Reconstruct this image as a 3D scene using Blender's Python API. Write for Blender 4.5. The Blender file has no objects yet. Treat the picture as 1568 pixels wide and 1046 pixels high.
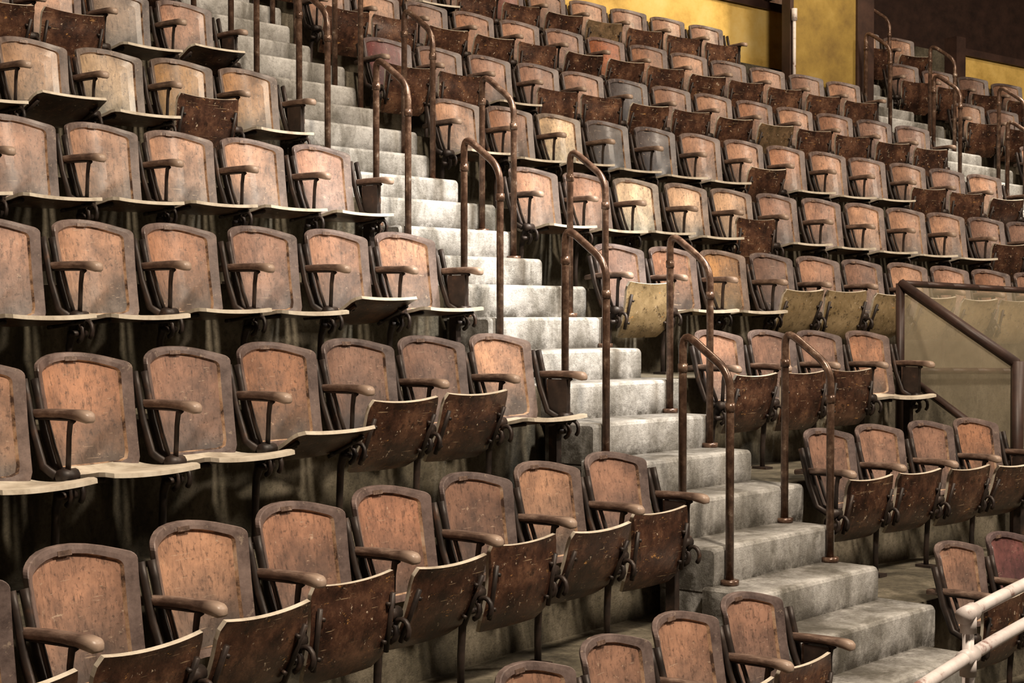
import bpy, random
from math import *
from mathutils import Vector, Matrix
random.seed(7)
scene=bpy.context.scene
cx,cy,cz,yaw,pitch,f,kap,d,h,aL,aR,fa,ha,sS,yS,zS,tS,c1,c2,c3,c4,tL,tR=-7.4249,-4.8050,0.6602,0.8206,-0.0206,2483.09,0.0438,0.8319,0.5348,1.6635,0.2642,0.3344,0.2002,-0.1997,-0.8513,-0.8255,0.0819,-0.0037,-0.0010,-0.0034,0.0006,-0.1240,0.1056
R0=1/kap; P=0.52
def W(s,r,y,z):
    phi=s/(R0+r*d);rad=R0+r*d+y
    return Vector((rad*sin(phi),rad*cos(phi)-R0,r*h+z+c1*s+c2*s*r+c3*s*s+c4*r*r))
def proj(p):
    X,Y,Z=p[0]-cx,p[1]-cy,p[2]-cz
    a=X*cos(yaw)-Y*sin(yaw);b=X*sin(yaw)+Y*cos(yaw)
    dep=b*cos(pitch)+Z*sin(pitch);up=-b*sin(pitch)+Z*cos(pitch)
    return 784+f*a/dep,523-f*up/dep,f/dep
def solve_sz(px,py,r,y,s=0.,z=-.3):
    for _ in range(60):
        q=proj(W(s,r,y,z));a=proj(W(s+1e-4,r,y,z));b=proj(W(s,r,y,z+1e-4))
        a11,a12,a21,a22=(a[0]-q[0])/1e-4,(b[0]-q[0])/1e-4,(a[1]-q[1])/1e-4,(b[1]-q[1])/1e-4
        e1,e2=px-q[0],py-q[1];D=a11*a22-a12*a21
        s+=max(-1,min(1,(e1*a22-e2*a12)/D));z+=max(-1,min(1,(a11*e2-a21*e1)/D))
    return s,z
# ---------------- materials
def newmat(name):
    m=bpy.data.materials.new(name);m.use_nodes=True
    nt=m.node_tree
    return m,nt,nt.nodes['Principled BSDF']
def N(nt,t,**k):
    n=nt.nodes.new(t)
    for a,b in k.items(): setattr(n,a,b)
    return n
def noise(nt,scale,detail=4,rough=.6,vec=None,dist=0):
    n=N(nt,'ShaderNodeTexNoise');n.inputs['Scale'].default_value=scale;n.inputs['Detail'].default_value=detail;n.inputs['Roughness'].default_value=rough;n.inputs['Distortion'].default_value=dist
    if vec is not None: nt.links.new(vec,n.inputs['Vector'])
    return n.outputs['Fac']
def ramp(nt,fac,stops):
    r=N(nt,'ShaderNodeValToRGB');nt.links.new(fac,r.inputs[0])
    e=r.color_ramp.elements
    while len(e)<len(stops): e.new(.5)
    for el,(p,c) in zip(e,stops): el.position=p;el.color=(*c,1) if len(c)==3 else c
    return r.outputs[0]
def g(x): return (x,x,x)
def mix(nt,fac,a,b,mode='MIX'):
    m=N(nt,'ShaderNodeMix',data_type='RGBA',blend_type=mode)
    for i,v in ((0,fac),(6,a),(7,b)):
        if isinstance(v,(int,float)): m.inputs[i].default_value=v
        elif isinstance(v,tuple): m.inputs[i].default_value=(*v,1)
        else: nt.links.new(v,m.inputs[i])
    return m.outputs[2]
def bump(nt,bs,fac,st,dist=.01):
    b=N(nt,'ShaderNodeBump');b.inputs['Strength'].default_value=st;b.inputs['Distance'].default_value=dist
    nt.links.new(fac,b.inputs['Height']);nt.links.new(b.outputs[0],bs.inputs['Normal'])
def seatvec(nt,scale=(1,1,1),rot=(0,0,0)):
    tc=N(nt,'ShaderNodeTexCoord');oi=N(nt,'ShaderNodeObjectInfo')
    ad=N(nt,'ShaderNodeVectorMath',operation='ADD')
    ml=N(nt,'ShaderNodeVectorMath',operation='SCALE');ml.inputs[3].default_value=37.
    cb=N(nt,'ShaderNodeCombineXYZ')
    for i in range(3): nt.links.new(oi.outputs['Random'],cb.inputs[i])
    nt.links.new(cb.outputs[0],ml.inputs[0])
    mp=N(nt,'ShaderNodeMapping');mp.inputs['Scale'].default_value=scale;mp.inputs['Rotation'].default_value=rot
    nt.links.new(tc.outputs['Object'],mp.inputs[0])
    nt.links.new(mp.outputs[0],ad.inputs[0]);nt.links.new(ml.outputs[0],ad.inputs[1])
    return ad.outputs[0],oi,tc
def mat_panel():
    m,nt,b=newmat('seat_panel_paint')
    v,oi,tc=seatvec(nt);v2,_,_=seatvec(nt,(7,7,1.0));v3,_,_=seatvec(nt,(1.2,14,30),(0,.6,0))
    base=oi.outputs['Color']
    n1=noise(nt,5,6,.7,v)
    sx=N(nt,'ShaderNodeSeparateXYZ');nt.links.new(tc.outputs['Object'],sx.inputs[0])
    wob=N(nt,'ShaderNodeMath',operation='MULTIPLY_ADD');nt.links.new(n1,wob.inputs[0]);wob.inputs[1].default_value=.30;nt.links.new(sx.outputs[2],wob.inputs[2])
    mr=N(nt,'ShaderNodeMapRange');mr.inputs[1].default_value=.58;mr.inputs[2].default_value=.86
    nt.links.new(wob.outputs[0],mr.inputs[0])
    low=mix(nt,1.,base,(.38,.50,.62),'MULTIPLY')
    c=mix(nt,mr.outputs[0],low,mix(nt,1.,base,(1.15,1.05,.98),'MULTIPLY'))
    c=mix(nt,ramp(nt,n1,[(.35,g(0)),(.65,g(1))]),mix(nt,1.,c,(.56,.52,.51),'MULTIPLY'),mix(nt,1.,c,(1.3,1.23,1.17),'MULTIPLY'))
    n2=noise(nt,9,7,.8,v2)
    c=mix(nt,ramp(nt,n2,[(.51,g(0)),(.67,g(.8))]),c,(.055,.036,.029))
    n5=noise(nt,60,3,.6,v)
    c=mix(nt,ramp(nt,n5,[(.58,g(0)),(.69,g(.6))]),c,(.05,.033,.027))
    n3=noise(nt,24,5,.8,v)
    c=mix(nt,ramp(nt,n3,[(.63,g(0)),(.70,g(.7))]),c,(.58,.44,.32))
    n7=noise(nt,5,3,.6,v3)
    c=mix(nt,ramp(nt,n7,[(.67,g(0)),(.70,g(.6))]),c,(.55,.42,.31))
    nt.links.new(c,b.inputs['Base Color'])
    nt.links.new(ramp(nt,n1,[(.3,g(.52)),(.7,g(.27))]),b.inputs['Roughness'])
    b.inputs['Coat Weight'].default_value=.30;b.inputs['Coat Roughness'].default_value=.28
    bump(nt,b,n2,.5,.004);return m
def mat_frame():
    m,nt,b=newmat('seat_frame_paint')
    v,oi,tc=seatvec(nt);n1=noise(nt,9,6,.75,v)
    c=mix(nt,.20,(.138,.116,.114),oi.outputs['Color'])
    c=mix(nt,ramp(nt,n1,[(.35,g(0)),(.65,g(1))]),mix(nt,1.,c,(.42,.38,.38),'MULTIPLY'),mix(nt,1.,c,(1.25,1.2,1.18),'MULTIPLY'))
    n3=noise(nt,24,5,.75,v)
    c=mix(nt,ramp(nt,n3,[(.60,g(0)),(.69,g(.8))]),c,(.36,.28,.22))
    nt.links.new(c,b.inputs['Base Color']);b.inputs['Roughness'].default_value=.42
    bump(nt,b,n1,.3,.004);return m
def mat_worn():
    m,nt,b=newmat('worn_panel_edge')
    v,oi,tc=seatvec(nt);n1=noise(nt,10,5,.7,v)
    c=ramp(nt,n1,[(.40,(.06,.035,.025)),(.52,(.42,.26,.16)),(.75,(.70,.55,.42))])
    nt.links.new(c,b.inputs['Base Color']);b.inputs['Roughness'].default_value=.5;return m
def mat_arm():
    m,nt,b=newmat('armrest_wood')
    v,oi,tc=seatvec(nt,(3,1,3));n1=noise(nt,12,5,.7,v)
    c=ramp(nt,n1,[(.3,(.050,.030,.023)),(.5,(.13,.083,.063)),(.7,(.31,.215,.165))])
    sx=N(nt,'ShaderNodeSeparateXYZ');nt.links.new(tc.outputs['Object'],sx.inputs[0])
    mr=N(nt,'ShaderNodeMapRange');mr.inputs[1].default_value=-.29;mr.inputs[2].default_value=-.345
    nt.links.new(sx.outputs[1],mr.inputs[0])
    c=mix(nt,mr.outputs[0],c,(.36,.26,.20))
    nt.links.new(c,b.inputs['Base Color']);b.inputs['Roughness'].default_value=.40;bump(nt,b,n1,.3,.004);return m
def mat_iron():
    m,nt,b=newmat('cast_iron')
    v,oi,tc=seatvec(nt);n1=noise(nt,14,4,.6,v)
    c=ramp(nt,n1,[(.35,(.018,.013,.011)),(.62,(.045,.03,.024)),(.8,(.14,.07,.04))])
    nt.links.new(c,b.inputs['Base Color']);b.inputs['Roughness'].default_value=.5;b.inputs['Metallic'].default_value=.2;return m
def mat_pantop():
    m,nt,b=newmat('seat_pan_top')
    v,oi,tc=seatvec(nt);n1=noise(nt,8,5,.7,v)
    c=ramp(nt,n1,[(.3,(.34,.28,.21)),(.5,(.58,.51,.41)),(.8,(.78,.72,.61))])
    nt.links.new(c,b.inputs['Base Color']);b.inputs['Roughness'].default_value=.6;return m
def mat_panunder():
    m,nt,b=newmat('seat_pan_underside')
    v,oi,tc=seatvec(nt,(1,1,1));v2,_,_=seatvec(nt,(1.4,4,4));v3,_,_=seatvec(nt,(1.2,14,30),(0,.5,0))
    n1=noise(nt,6,6,.75,v)
    c=ramp(nt,n1,[(.36,(.022,.011,.008)),(.5,(.070,.032,.020)),(.68,(.19,.095,.055))])
    cp=ramp(nt,n1,[(.3,(.20,.14,.065)),(.7,(.48,.36,.20))])
    c=mix(nt,oi.outputs['Alpha'],c,cp)
    n3=noise(nt,9,5,.8,v2)
    c=mix(nt,ramp(nt,n3,[(.63,g(0)),(.68,g(1))]),c,(.55,.28,.09))
    n6=noise(nt,20,5,.8,v)
    c=mix(nt,ramp(nt,n6,[(.54,g(0)),(.66,g(.85))]),c,(.020,.011,.008))
    n4=noise(nt,34,4,.7,v)
    c=mix(nt,ramp(nt,n4,[(.64,g(0)),(.69,g(1))]),c,(.6,.48,.35))
    n7=noise(nt,5,3,.6,v3)
    c=mix(nt,ramp(nt,n7,[(.67,g(0)),(.70,g(.7))]),c,(.50,.36,.22))
    nt.links.new(c,b.inputs['Base Color']);b.inputs['Roughness'].default_value=.30
    bump(nt,b,n6,.5,.004);return m
def mat_concrete(name,stops,sc=3,bs=.5,sp=.7,grime=None):
    m,nt,b=newmat(name)
    tc=N(nt,'ShaderNodeTexCoord');v=tc.outputs['Object']
    mp=N(nt,'ShaderNodeMapping');mp.inputs['Scale'].default_value=(1,1,.45);nt.links.new(v,mp.inputs[0])
    n1=noise(nt,sc,10,.65,mp.outputs[0],.5);c=ramp(nt,n1,stops)
    n2=noise(nt,38,6,.8,v)
    c=mix(nt,sp,c,ramp(nt,n2,[(.36,(.18,.17,.15)),(.52,g(1))]),'MULTIPLY')
    if grime:
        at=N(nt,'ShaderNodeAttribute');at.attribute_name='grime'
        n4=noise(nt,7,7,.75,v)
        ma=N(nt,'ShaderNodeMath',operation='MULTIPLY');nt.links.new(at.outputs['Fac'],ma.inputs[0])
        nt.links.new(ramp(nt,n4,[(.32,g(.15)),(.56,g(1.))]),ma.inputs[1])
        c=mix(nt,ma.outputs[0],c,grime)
    nt.links.new(c,b.inputs['Base Color']);b.inputs['Roughness'].default_value=.85
    n3=noise(nt,14,8,.8,v);bump(nt,b,n3,bs,.03);return m
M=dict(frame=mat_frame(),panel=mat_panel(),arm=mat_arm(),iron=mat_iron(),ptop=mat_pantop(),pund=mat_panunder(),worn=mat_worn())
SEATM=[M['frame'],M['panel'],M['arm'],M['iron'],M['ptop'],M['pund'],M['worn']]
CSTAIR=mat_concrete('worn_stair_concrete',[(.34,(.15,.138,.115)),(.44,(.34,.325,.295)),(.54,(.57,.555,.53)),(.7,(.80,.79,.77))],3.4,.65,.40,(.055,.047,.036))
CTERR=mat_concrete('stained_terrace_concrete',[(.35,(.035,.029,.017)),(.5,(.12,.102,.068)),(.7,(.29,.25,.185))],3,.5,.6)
def simple(name,stops,scale,rough=.5,metal=0,bs=.15):
    m,nt,b=newmat(name);tc=N(nt,'ShaderNodeTexCoord')
    n1=noise(nt,scale,6,.7,tc.outputs['Object']);c=ramp(nt,n1,stops)
    nt.links.new(c,b.inputs['Base Color']);b.inputs['Roughness'].default_value=rough;b.inputs['Metallic'].default_value=metal
    bump(nt,b,n1,bs,.01);return m
RAILM=simple('rusty_brown_pipe_paint',[(.3,(.04,.022,.015)),(.5,(.12,.068,.046)),(.62,(.23,.145,.10)),(.70,(.50,.42,.35))],16,.28,.3)
PINKM=simple('chipped_pale_pink_paint',[(.34,(.24,.13,.11)),(.42,(.58,.51,.49)),(.75,(.76,.71,.69))],12,.45)
YELM=simple('yellow_wall_paint',[(.3,(.46,.28,.06)),(.5,(.76,.51,.14)),(.75,(.86,.65,.26))],2.2,.6)
OLVM=simple('ochre_plaster',[(.3,(.15,.09,.02)),(.55,(.27,.175,.035)),(.8,(.38,.26,.07))],3,.7,0,.5)
DARKM=simple('dark_brown_steel_paint',[(.3,(.025,.013,.010)),(.7,(.07,.035,.025))],6,.5)
def mat_glass():
    m,nt,b=newmat('dusty_wire_glass')
    tr=N(nt,'ShaderNodeBsdfTransparent');mx=N(nt,'ShaderNodeMixShader')
    tc=N(nt,'ShaderNodeTexCoord');n=noise(nt,4,6,.7,tc.outputs['Object'])
    b.inputs['Base Color'].default_value=(.46,.39,.27,1);b.inputs['Roughness'].default_value=.25
    rr=ramp(nt,n,[(.3,g(.30)),(.75,g(.60))])
    nt.links.new(rr,mx.inputs[0]);nt.links.new(tr.outputs[0],mx.inputs[1]);nt.links.new(b.outputs[0],mx.inputs[2])
    nt.links.new(mx.outputs[0],nt.nodes['Material Output'].inputs[0]);return m
GLASSM=mat_glass()
# ---------------- mesh builder
class MB:
    def __init__(s): s.v=[];s.f=[];s.m=[];s.sm=[]
    def add(s,vs,fs,mi,smooth=False):
        o=len(s.v);s.v+= [tuple(x) for x in vs]
        for q in fs: s.f.append([o+i for i in q]);s.m.append(mi);s.sm.append(smooth)
    def box(s,c,sz,mi,M4=None):
        vs=[Vector((c[0]+a*sz[0]/2,c[1]+b*sz[1]/2,c[2]+e*sz[2]/2)) for a in(-1,1) for b in(-1,1) for e in(-1,1)]
        if M4: vs=[M4@x for x in vs]
        s.add(vs,[(0,1,3,2),(4,6,7,5),(0,4,5,1),(2,3,7,6),(0,2,6,4),(1,5,7,3)],mi)
    def tube(s,pts,r,mi,n=8,cap=True,flat=None):
        pts=[Vector(p) for p in pts];rings=[];up=None
        for i,p in enumerate(pts):
            t=(pts[min(i+1,len(pts)-1)]-pts[max(i-1,0)]).normalized()
            if up is None: up=Vector((1,0,0)) if abs(t.x)<.8 else Vector((0,0,1))
            a=(up-t*up.dot(t)).normalized();b=t.cross(a);up=a
            rr=r[i] if isinstance(r,(list,tuple)) else r
            fa_,fb_=(1,1) if flat is None else flat
            rings.append([p+a*rr*fa_*cos(2*pi*k/n)+b*rr*fb_*sin(2*pi*k/n) for k in range(n)])
        vs=[x for q in rings for x in q];fs=[]
        for i in range(len(pts)-1):
            for k in range(n): fs.append((i*n+k,i*n+(k+1)%n,(i+1)*n+(k+1)%n,(i+1)*n+k))
        if cap: fs.append(tuple(range(n-1,-1,-1)));fs.append(tuple((len(pts)-1)*n+k for k in range(n)))
        s.add(vs,fs,mi,True)
    def mesh(s,name,mats):
        me=bpy.data.meshes.new(name);me.from_pydata(s.v,[],s.f)
        for m in mats: me.materials.append(m)
        me.polygons.foreach_set('material_index',s.m);me.polygons.foreach_set('use_smooth',s.sm)
        me.update();me.validate();return me
    def obj(s,name,mats,bevel=0):
        o=bpy.data.objects.new(name,s.mesh(name,mats));scene.collection.objects.link(o)
        if bevel:
            b=o.modifiers.new('bevel','BEVEL');b.width=bevel;b.segments=2;b.limit_method='ANGLE'
        return o
def fillet(pts,rad,n=5):
    pts=[Vector(p) for p in pts];o=[pts[0]]
    for i in range(1,len(pts)-1):
        a,b,c=pts[i-1],pts[i],pts[i+1]
        u=(a-b);v=(c-b);k=min(rad,u.length*.45,v.length*.45);p=b+u.normalized()*k;q=b+v.normalized()*k
        for j in range(n+1):
            t=j/n;o.append(p*(1-t)**2+b*2*t*(1-t)+q*t*t)
    o.append(pts[-1]);return o
# ---------------- seat parts
ZT=-zS
HB=.44
def back_outline():
    r=[(0,-.004),(.10,-.003),(.17,0),(.196,.012),(.205,.04),(.210,.12),(.216,.22),(.222,.31),(.226,.378)]
    for k in range(1,5):
        a=k/5*pi/2;r.append((.226-.034+.034*cos(a),.378+.028*sin(a)))
    for x in (.175,.14,.10,.05,0): r.append((x,.44-.030*(x/.185)**2.2))
    left=[(-x,z) for x,z in reversed(r[1:-1])]
    return r+left
OUT=back_outline()
def bp(x,z,off):
    t=z/HB
    curve=-.085*abs(x/.226)**2.4
    y=-.10*(1-t)+.02*(1-t)*t+curve+.055+off
    return Vector((x,y,ZT-HB+z))
def add_back(mb):
    c=(0,.215);n=len(OUT)
    def ring(k,kz,off): return [bp(c[0]+(x-c[0])*k,c[1]+(z-c[1])*kz,off) for x,z in OUT]
    rings=[ring(.3,.3,.024),ring(.7,.7,.024),ring(.97,.97,.024),ring(1,1,.018),ring(1,1,.0),ring(.985,.99,-.005),ring(.92,.93,-.006),ring(.83,.875,-.005),ring(.812,.858,.006),ring(.68,.70,.006),ring(.5,.5,.006),ring(.3,.3,.006),ring(.12,.12,.006)]
    for i in range(len(rings)-1):
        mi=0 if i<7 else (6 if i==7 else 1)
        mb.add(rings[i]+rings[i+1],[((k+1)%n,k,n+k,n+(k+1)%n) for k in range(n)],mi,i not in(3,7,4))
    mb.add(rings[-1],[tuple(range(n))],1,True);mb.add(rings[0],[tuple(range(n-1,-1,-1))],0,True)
    vs=[bp(x,z,o) for o in(-.008,-.004) for x,z in((-.028,.408),(.028,.408),(.028,.424),(-.028,.424))]
    mb.add(vs,[(0,1,2,3),(0,4,5,1),(1,5,6,2),(2,6,7,3),(3,7,4,0)],2)
PY,PZ=-.235,.400;HD=.178
def add_pan(mb,ang):
    a=radians(ang);F=Vector((0,-cos(a),sin(a)));U=Vector((0,sin(a),cos(a)));O=Vector((0,PY,PZ))
    nx,ny=12,12
    up=ang>50
    def prof(p):
        k=-.030 if up else -.016
        return k*(1-p*p)+ (-.016*((p-.6)/.4)**2 if p>.6 else 0)+(.014*((-p-.5)/.5)**2 if p<-.5 else 0)
    def pt(i,j,off):
        u=-1+2*i/nx;p=-1+2*j/ny
        hw=.222
        if p>.7: hw-=.018*((p-.7)/.3)**2
        if p<-.5: hw-=.035*((-p-.5)/.5)**2
        hw+=.004*p
        x=u*hw;q=prof(p)+.009*abs(u)**2.2+off
        pp=p+(.07*u*u-.03 if p>0 else 0)*max(p,0) if up else p
        return O+Vector((x,0,0))+F*(pp*HD)+U*q
    for off,mi,fl in ((.008,4,False),(-.008,5,True)):
        vs=[pt(i,j,off) for i in range(nx+1) for j in range(ny+1)];fs=[]
        for i in range(nx):
            for j in range(ny):
                q=(i*(ny+1)+j,(i+1)*(ny+1)+j,(i+1)*(ny+1)+j+1,i*(ny+1)+j+1)
                fs.append(q if not fl else q[::-1])
        mb.add(vs,fs,mi,True)
    loop=[(i,0) for i in range(nx)]+[(nx,j) for j in range(ny)]+[(i,ny) for i in range(nx,0,-1)]+[(0,j) for j in range(ny,0,-1)]
    vs=[pt(i,j,.008) for i,j in loop]+[pt(i,j,-.008) for i,j in loop];n=len(loop)
    mb.add(vs,[(k,n+k,n+(k+1)%n,(k+1)%n) for k in range(n)],4)
    kk=-.036 if up else -.022
    for sx in(-.195,.195):
        mb.tube([O+Vector((sx,0,0))+F*t*.11+U*kk for t in(-1,0,1)],.010,3,6)
        for t in(-.07,.07): mb.tube([O+Vector((sx*.9,0,0))+F*t+U*(kk-.008),O+Vector((sx*.9,0,0))+F*t+U*(kk+.01)],.008,3,8)
def add_std(mb,x,end=False):
    V=lambda y,z,dx=0:Vector((x+dx,y,z))
    prof=[(.01,.605,.022,.014),(-.06,.614,.023,.015),(-.14,.618,.024,.015),(-.22,.619,.025,.015),(-.28,.617,.027,.017),(-.32,.613,.028,.020),(-.345,.608,.026,.020),(-.357,.605,.018,.014),(-.36,.604,.008,.006)]
    vs=[]
    for (y,z,w,t) in prof:
        vs+=[V(y,z+t*.6,-w),V(y,z+t,-w*.6),V(y,z+t,w*.6),V(y,z+t*.6,w),V(y,z-t*.6,w),V(y,z-t,w*.6),V(y,z-t,-w*.6),V(y,z-t*.6,-w)]
    fs=[]
    for i in range(len(prof)-1):
        for j in range(8): fs.append((i*8+j,i*8+(j+1)%8,(i+1)*8+(j+1)%8,(i+1)*8+j))
    fs.append(tuple(range(7,-1,-1)));fs.append(tuple((len(prof)-1)*8+j for j in range(8)))
    mb.add(vs,fs,2,True)
    fl=(.45,1)
    mb.tube([V(-.262,.602),V(-.250,.585),V(-.243,.54),V(-.240,.47),V(-.236,.40)],[.020,.014,.013,.013,.014],3,8,flat=fl)
    mb.tube([V(-.125,.604),V(-.140,.57),V(-.165,.50),V(-.205,.41)],.011,3,6,flat=fl)
    mb.tube([V(-.26,.598),V(-.04,.598)],.012,3,6,flat=(1,.5))
    mb.tube([V(-.235,.42),V(-.20,.36),V(-.172,.28),V(-.165,.15),V(-.165,.012)],[.022,.022,.016,.015,.015],3,8)
    mb.box((x,-.165,.01),(.07,.10,.018),3)
    c=V(-.215,.335)
    mb.tube([c+Vector((0,cos(t)*.042,sin(t)*.042)) for t in [k*.55 for k in range(9)]],.011,3,6)
    c=V(-.280,.345)
    mb.tube([c+Vector((0,cos(t)*.034,sin(t)*.040)) for t in [.6+k*.5 for k in range(8)]],.010,3,6)
    mb.tube([V(PY,PZ,-.035),V(PY,PZ,.035)],.026,3,10)
    mb.tube([V(PY+.01,PZ-.07,-.045),V(PY+.01,PZ-.07,.045)],.014,3,8)
    for dx in(-.024,.024):
        mb.tube([V(-.20,.40,dx),V(-.135,.43,dx),V(-.085,.55,dx),V(-.05,.68,dx),V(-.035,.735,dx)],.011,3,6,flat=(1.,1.6))
    if end:
        mb.box((x,-.19,.50),(.03,.12,.18),3);mb.box((x,-.13,.50),(.012,.03,.18),2)
        for z in(.43,.50,.57): mb.box((x+.018,-.19,z),(.010,.11,.035),2)
        mb.box((x,-.165,.2),(.040,.05,.36),3)
def seat_mesh(name,ang):
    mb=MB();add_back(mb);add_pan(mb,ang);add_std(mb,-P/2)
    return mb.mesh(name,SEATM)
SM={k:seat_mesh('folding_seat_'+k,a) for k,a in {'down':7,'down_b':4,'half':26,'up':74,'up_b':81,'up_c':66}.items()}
mb=MB();add_std(mb,0,True);ENDM=mb.mesh('row_end_standard',SEATM)
def place(name,me,s,r,jit=1):
    o=bpy.data.objects.new(name,me);scene.collection.objects.link(o)
    o.location=W(s,r,0,zS);o.rotation_euler=(radians(random.uniform(-.8,.8))*jit,0,-s/(R0+r*d)+radians(random.uniform(-1.5,1.5))*jit)
    return o
PAL=[(.36,.235,.18),(.29,.19,.15),(.41,.27,.195),(.33,.21,.155),(.25,.17,.14),(.38,.245,.175),(.34,.20,.135)]
SPEC={('R',5,0):(.13,.05,.055),('R',-1,1):(.24,.115,.12),('R',4,3):(.10,.098,.102),('R',4,4):(.085,.083,.092),('R',4,2):(.66,.55,.38),('R',3,2):(.72,.64,.50),('R',3,3):(.60,.46,.34),('R',3,4):(.5,.37,.26),
 ('L',4,0):(.27,.17,.09),('L',4,1):(.32,.21,.10),('L',4,2):(.36,.29,.20),('L',4,3):(.28,.19,.12),('R',2,2):(.38,.235,.115),('L',0,3):(.36,.21,.15),('L',0,4):(.36,.22,.16),('L',5,1):(.24,.20,.165),('R',7,5):(.20,.08,.06),('R',5,5):(.09,.09,.10),('R',6,6):(.30,.12,.06)}
def state(side,r,i):
    if side=='L':
        if r<=0: return 'up'
        if r==1: return 'up' if i in(1,2) else 'half' if i==3 else 'down'
        if r==2: return 'half' if i==1 else 'down'
        if r==3: return 'down'
        if r==4: return {1:'up',3:'half'}.get(i,'down')
        return {0:'half',2:'up'}.get(i,random.choice(['down','up']))
    if side=='R':
        if r<=0: return 'up'
        if r==1: return 'down' if i==3 else 'up'
        if r==2: return 'down' if i in(1,2) else 'up'
        if r==3: return 'up' if i in(4,10,11,13) else 'down'
        if r==4: return 'up' if i in(6,10,11,12) else 'down'
        if r==5: return 'down' if i in(2,) else 'up'
        return 'up' if random.random()<.9 else 'down'
    return 'up'
def add_seat(side,r,i,s):
    st=state(side,r,i)
    if st=='up': st=random.choice(['up','up_b','up_c'])
    if st=='down': st=random.choice(['down','down','down_b'])
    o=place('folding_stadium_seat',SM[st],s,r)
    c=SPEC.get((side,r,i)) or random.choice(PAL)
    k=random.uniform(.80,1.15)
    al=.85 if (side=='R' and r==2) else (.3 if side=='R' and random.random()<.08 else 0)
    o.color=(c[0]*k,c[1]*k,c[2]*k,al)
def sL(r,i): return -(aL+tL*r+i*P)
def sRr(r,i): return aR+tR*r+i*P
for r in range(-2,8):
    nL={-2:5,-1:6,0:8,1:8,2:7,3:7,4:6,5:6,6:5,7:4}[r]
    for i in range(nL): add_seat('L',r,i,sL(r,i))
    place('row_end_armrest_standard',ENDM,sL(r,-.5),r,0)
    nR={-2:3,-1:4,0:4,1:4,2:12,3:14,4:13,5:13,6:13,7:11}[r]
    for i in range(nR): add_seat('R',r,i,sRr(r,i))
    place('row_end_armrest_standard',ENDM,sRr(r,nR-.5),r,0)
for r in (8,9,10):
    for i in range(14,18): add_seat('X',r,i,sRr(r,i))
for r in (5,6,7):
    for i in range(15,19): add_seat('X',r,i,sRr(r,i)+.2)
# ---------------- terrace
def frange(a,b,st):
    n=int(ceil((b-a)/st));return [a+(b-a)*k/n for k in range(n+1)]
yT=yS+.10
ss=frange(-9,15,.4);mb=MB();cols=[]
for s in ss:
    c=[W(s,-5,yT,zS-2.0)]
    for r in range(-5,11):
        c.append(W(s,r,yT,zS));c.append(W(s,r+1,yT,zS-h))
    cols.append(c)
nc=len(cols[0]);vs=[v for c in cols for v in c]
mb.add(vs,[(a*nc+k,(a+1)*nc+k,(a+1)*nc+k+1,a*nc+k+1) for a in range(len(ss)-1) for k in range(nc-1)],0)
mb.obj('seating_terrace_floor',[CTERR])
# ---------------- stairs
def stairs(name,slf,srf,n0,n1):
    mb=MB();gr=[]
    for n in range(n0,n1):
        r=n/3;a=slf(r);b=srf(r)+(.10 if n%3==0 else 0)+random.uniform(-.01,.01);fr=yS+random.uniform(-.006,.006)
        if n%3==0: fr-=.012;top=zS+.008
        else: top=zS
        bk=yS+d/3+.03
        low=h/3+.03
        sd=[a,a+.012]+frange(a+.06,b-.06,.2)+[b-.012,b]
        pf=[(bk,-low),(bk,0),(fr+.09,0),(fr+.02,0),(fr+.006,-.005),(fr,-.018),(fr,-.06),(fr,-.12),(fr+.004,-h/3),(fr+.004,-low)]
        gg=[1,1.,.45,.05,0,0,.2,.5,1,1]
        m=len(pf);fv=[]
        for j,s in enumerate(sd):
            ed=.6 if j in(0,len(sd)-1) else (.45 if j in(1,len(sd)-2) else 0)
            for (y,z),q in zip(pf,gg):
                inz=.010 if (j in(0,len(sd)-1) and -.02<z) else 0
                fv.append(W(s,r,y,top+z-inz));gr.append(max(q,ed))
        fs=[]
        for i in range(len(sd)-1):
            for k in range(m): fs.append((i*m+k,(i+1)*m+k,(i+1)*m+(k+1)%m,i*m+(k+1)%m))
        fs.append(tuple(range(m)));e=(len(sd)-1)*m;fs.append(tuple(e+k for k in range(m-1,-1,-1)))
        mb.add(fv,fs,0)
        if n%3:
            hh=h/3*(n%3)
            q=[W(a+.004,r,fr+.01,top-hh),W(b-.004,r,fr+.01,top-hh),W(b-.004,r,bk,top-hh),W(a+.004,r,bk,top-hh),W(a+.004,r,fr+.01,top-.03),W(b-.004,r,fr+.01,top-.03),W(b-.004,r,bk,top-.03),W(a+.004,r,bk,top-.03)]
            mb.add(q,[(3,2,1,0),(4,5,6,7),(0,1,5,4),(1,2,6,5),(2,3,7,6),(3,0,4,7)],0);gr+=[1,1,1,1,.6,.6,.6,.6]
    o=mb.obj(name,[CSTAIR])
    at=o.data.attributes.new('grime','FLOAT','POINT')
    at.data.foreach_set('value',gr)
    return o
stairs('concrete_staircase',lambda r:-1.36+.115*r,lambda r:sS+tS*r,-9,25)
aisle2=lambda r:sRr(r,12.62)
stairs('concrete_staircase',lambda r:aisle2(r)+.05,lambda r:aisle2(r)+1.15,9,31)
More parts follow.
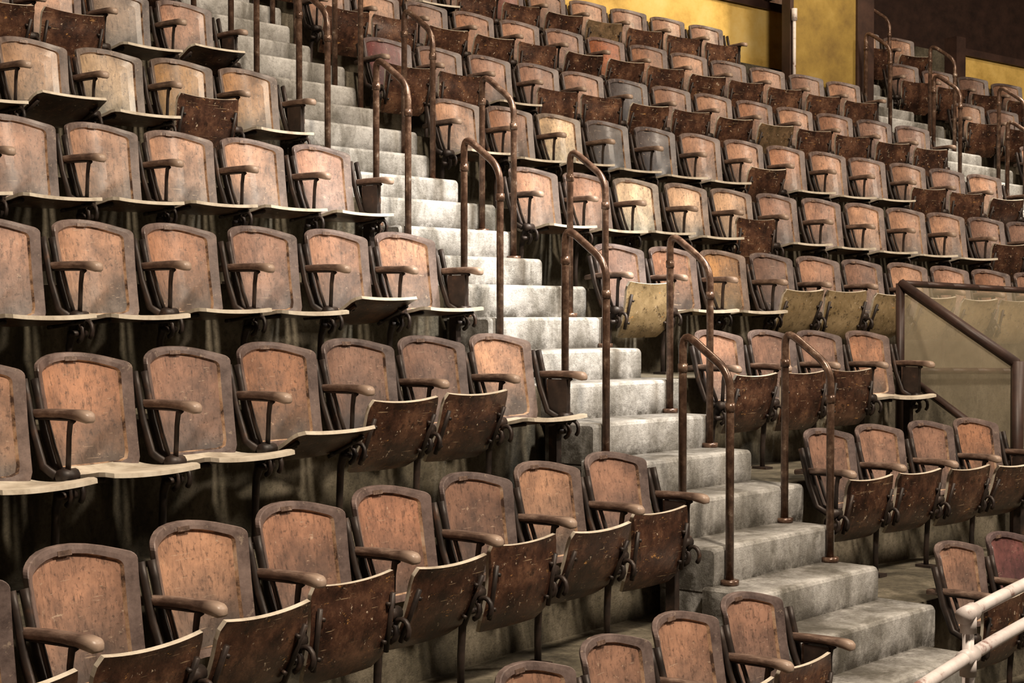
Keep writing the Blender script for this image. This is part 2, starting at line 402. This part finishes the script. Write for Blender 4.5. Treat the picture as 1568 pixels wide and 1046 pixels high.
# ---------------- handrails
def handrail(s1,k):
    r1=k+1/3;r2=k+2/3
    mb=MB();H=1.0
    b1=W(s1,r1,-.60,zS);b2=W(s1,r2,-.60,zS)
    t1=b1+Vector((0,0,H-.0));t2=b2+Vector((0,0,H+.02))
    pts=fillet([b1,t1,t2,b2],.09,6)
    mb.tube(pts,.020,0,12)
    for b in(b1,b2):
        mb.tube([b,b+Vector((0,0,.025))],.045,0,12);mb.tube([b+Vector((0,0,H*.82)),b+Vector((0,0,H*.86))],.025,0,10)
    mb.obj('stair_handrail',[RAILM])
for k in range(0,8):
    handrail(-1.17+.10*k,k)
    handrail(-.22+.10*k,k)
for k in range(4,9): handrail(aisle2(k)+.12,k);handrail(aisle2(k)+1.05,k)
# ---------------- walls
def arcwall(name,sa,sb,r,y,z0,z1,mat,th=.12):
    sd=frange(sa,sb,.4);mb=MB()
    fv=[[W(s,r,y,z0),W(s,r,y+th,z0),W(s,r,y+th,z1),W(s,r,y,z1)] for s in sd]
    vs=[v for q in fv for v in q];fs=[]
    for i in range(len(sd)-1):
        for k in range(4): fs.append((i*4+k,i*4+(k+1)%4,(i+1)*4+(k+1)%4,(i+1)*4+k))
    fs.append((3,2,1,0));e=(len(sd)-1)*4;fs.append((e,e+1,e+2,e+3))
    mb.add(vs,fs,0);return mb.obj(name,[mat])
yp=yS+.14
sA,_=solve_sz(1213,90,7,yp,7.,0);sB,_=solve_sz(1310,90,7,yp,7.5,0);sC,_=solve_sz(1335,90,7,yp,8,0)
sW,zW=solve_sz(1203,13,8,yS+.10,7.6,0)
arcwall('wall_back',.75,sW+.35,8,yS+.14,zS-h,zW-.05,YELM)
arcwall('trim_1',.75,sW+.1,8,yS+.10,zW-.05,zW+.03,DARKM,.2)
arcwall('wall_upper_back',.75,sW+.35,9,yS,zS-h,zS+3.5,DARKM)
arcwall('wall_pier',sA,sB,7,yp,zS-.2,zS+3.5,OLVM,.08)
arcwall('trim_2',sB,sC,7,yp-.03,zS-.2,zS+3.5,DARKM,.45)
arcwall('trim_3',sA-.05,sA,7,yp-.02,zS-.2,zS+3.5,DARKM,.12)
mb=MB();_,zp=solve_sz(1212,12,7,yp-.06,7,0)
mb.tube([W(sA-.02,7,yp-.05,zS),W(sA-.02,7,yp-.05,zp)],.018,0,10);mb.tube([W(sA-.02,7,yp-.05,zp-.12),W(sA-.02,7,yp-.05,zp)],.03,0,10);mb.obj('wall_conduit_pipe',[PINKM])
s3,z3=solve_sz(1475,75,8,yp,9,0)
arcwall('wall_right_back',s3,s3+4,8,yp,zS-h,z3-.08,YELM)
arcwall('trim_4',s3-.08,s3+4,8,yp-.04,z3-.08,z3,DARKM,.2)
arcwall('trim_5',s3-.14,s3,8,yp-.04,zS-h,z3+.12,DARKM,.2)
arcwall('wall_far',-9,16,11.5,yS,zS-1,zS+4,DARKM)
# ---------------- glass partition
mb=MB();s0=2.33
up1=W(s0,1,0,.32);lo1=W(s0,1,0,-.27);up0=W(s0,0,0,.33);lo0=W(s0,0,0,-.27)
def bar(a,b,w=.02):
    mb.tube([a,b],w*1.4,0,4)
bar(up1,up0,.026);bar(lo1,lo0);bar(W(s0,1,0,zS),up1,.024);bar(W(s0,0,0,zS),up0+Vector((0,0,.02)),.032)
e=s0+1.8
u2=[W(s,1,0,.32) for s in frange(s0,e,.3)];l2=[W(s,1,0,-.27) for s in frange(s0,e,.3)]
for q in(u2,l2):
    for a,b in zip(q,q[1:]): bar(a,b,.016)
bar(W(e,1,0,zS),u2[-1])
mb.add([lo0,up0,up1,lo1],[(0,1,2,3)],1)
for i in range(len(u2)-1): mb.add([l2[i],l2[i+1],u2[i+1],u2[i]],[(0,1,2,3)],1)
mb.obj('glass_partition',[DARKM,GLASSM])
# ---------------- pale pipe rail bottom right
ra,ya=-2,-.72
sa,za=solve_sz(1476,943,ra,ya);sc_,zc=solve_sz(1488,1002,ra,ya)
mb=MB();pr=.019
mb.tube([W(s,ra,ya,za) for s in frange(sa,sa+3,.3)],pr,0,14)
mb.tube([W(s,ra,ya,zc) for s in frange(sa-1.2,sa+3,.3)],pr,0,14)
for s in(sa+.04,sa+1.9):
    mb.tube([W(s,ra,ya,zS),W(s,ra,ya,za)],pr*.85,0,12)
    for z in(za,zc):
        mb.tube([W(s-.045,ra,ya,z),W(s+.045,ra,ya,z)],pr*1.3,0,14)
        mb.tube([W(s,ra,ya,z-.055),W(s,ra,ya,z)],pr*1.25,0,14)
mb.obj('pipe_guardrail',[PINKM])
# ---------------- lights
def area(name,loc,tgt,size,power,col):
    l=bpy.data.lights.new(name,'AREA');l.size=size;l.energy=power;l.color=col
    o=bpy.data.objects.new(name,l);scene.collection.objects.link(o);o.location=loc
    o.rotation_euler=(Vector(tgt)-Vector(loc)).to_track_quat('-Z','Y').to_euler();return o
def spot(name,loc,tgt,ang,power,col,blend=.8,rad=.4):
    l=bpy.data.lights.new(name,'SPOT');l.spot_size=radians(ang);l.spot_blend=blend;l.energy=power;l.color=col;l.shadow_soft_size=rad
    o=bpy.data.objects.new(name,l);scene.collection.objects.link(o);o.location=loc
    o.rotation_euler=(Vector(tgt)-Vector(loc)).to_track_quat('-Z','Y').to_euler();return o
area('added_sheen_light',(-4.2,-5.8,7.6),(-1.4,-.6,-.6),.9,1200,(1,.84,.66))
area('added_sheen_light',(5.0,-6.0,6.5),(-.5,1.2,.3),1.0,500,(1,.84,.67))  # unseen light added on the right to give the seat panels gloss
area('arena_overhead_lamp',(3.5,-1,10),(3.2,3.5,1.5),1.4,500,(1,.82,.62))
spot('arena_spot_lamp',(1.5,-4,9),W(-.35,2.0,0,0),23,12500,(1,.94,.86),1.)
spot('arena_spot_lamp',(9,-1,11),W(8.0,4.2,0,0),20,7000,(1,.9,.75),1.)
spot('arena_spot_lamp',(6,0,7),W(6.6,8,0,0),46,1000,(1,.82,.55),1.)
w=bpy.data.worlds.new('world');scene.world=w;w.use_nodes=True
w.node_tree.nodes['Background'].inputs[0].default_value=(.9,.65,.46,1);w.node_tree.nodes['Background'].inputs[1].default_value=.045
# ---------------- camera
cam=bpy.data.cameras.new('camera');co=bpy.data.objects.new('camera',cam);scene.collection.objects.link(co)
co.location=(cx,cy,cz);co.rotation_euler=(pi/2+pitch,0,-yaw);cam.lens=f/1568*36;cam.sensor_width=36;cam.clip_end=200
scene.camera=co
scene.view_settings.view_transform='Standard';scene.view_settings.look='None'
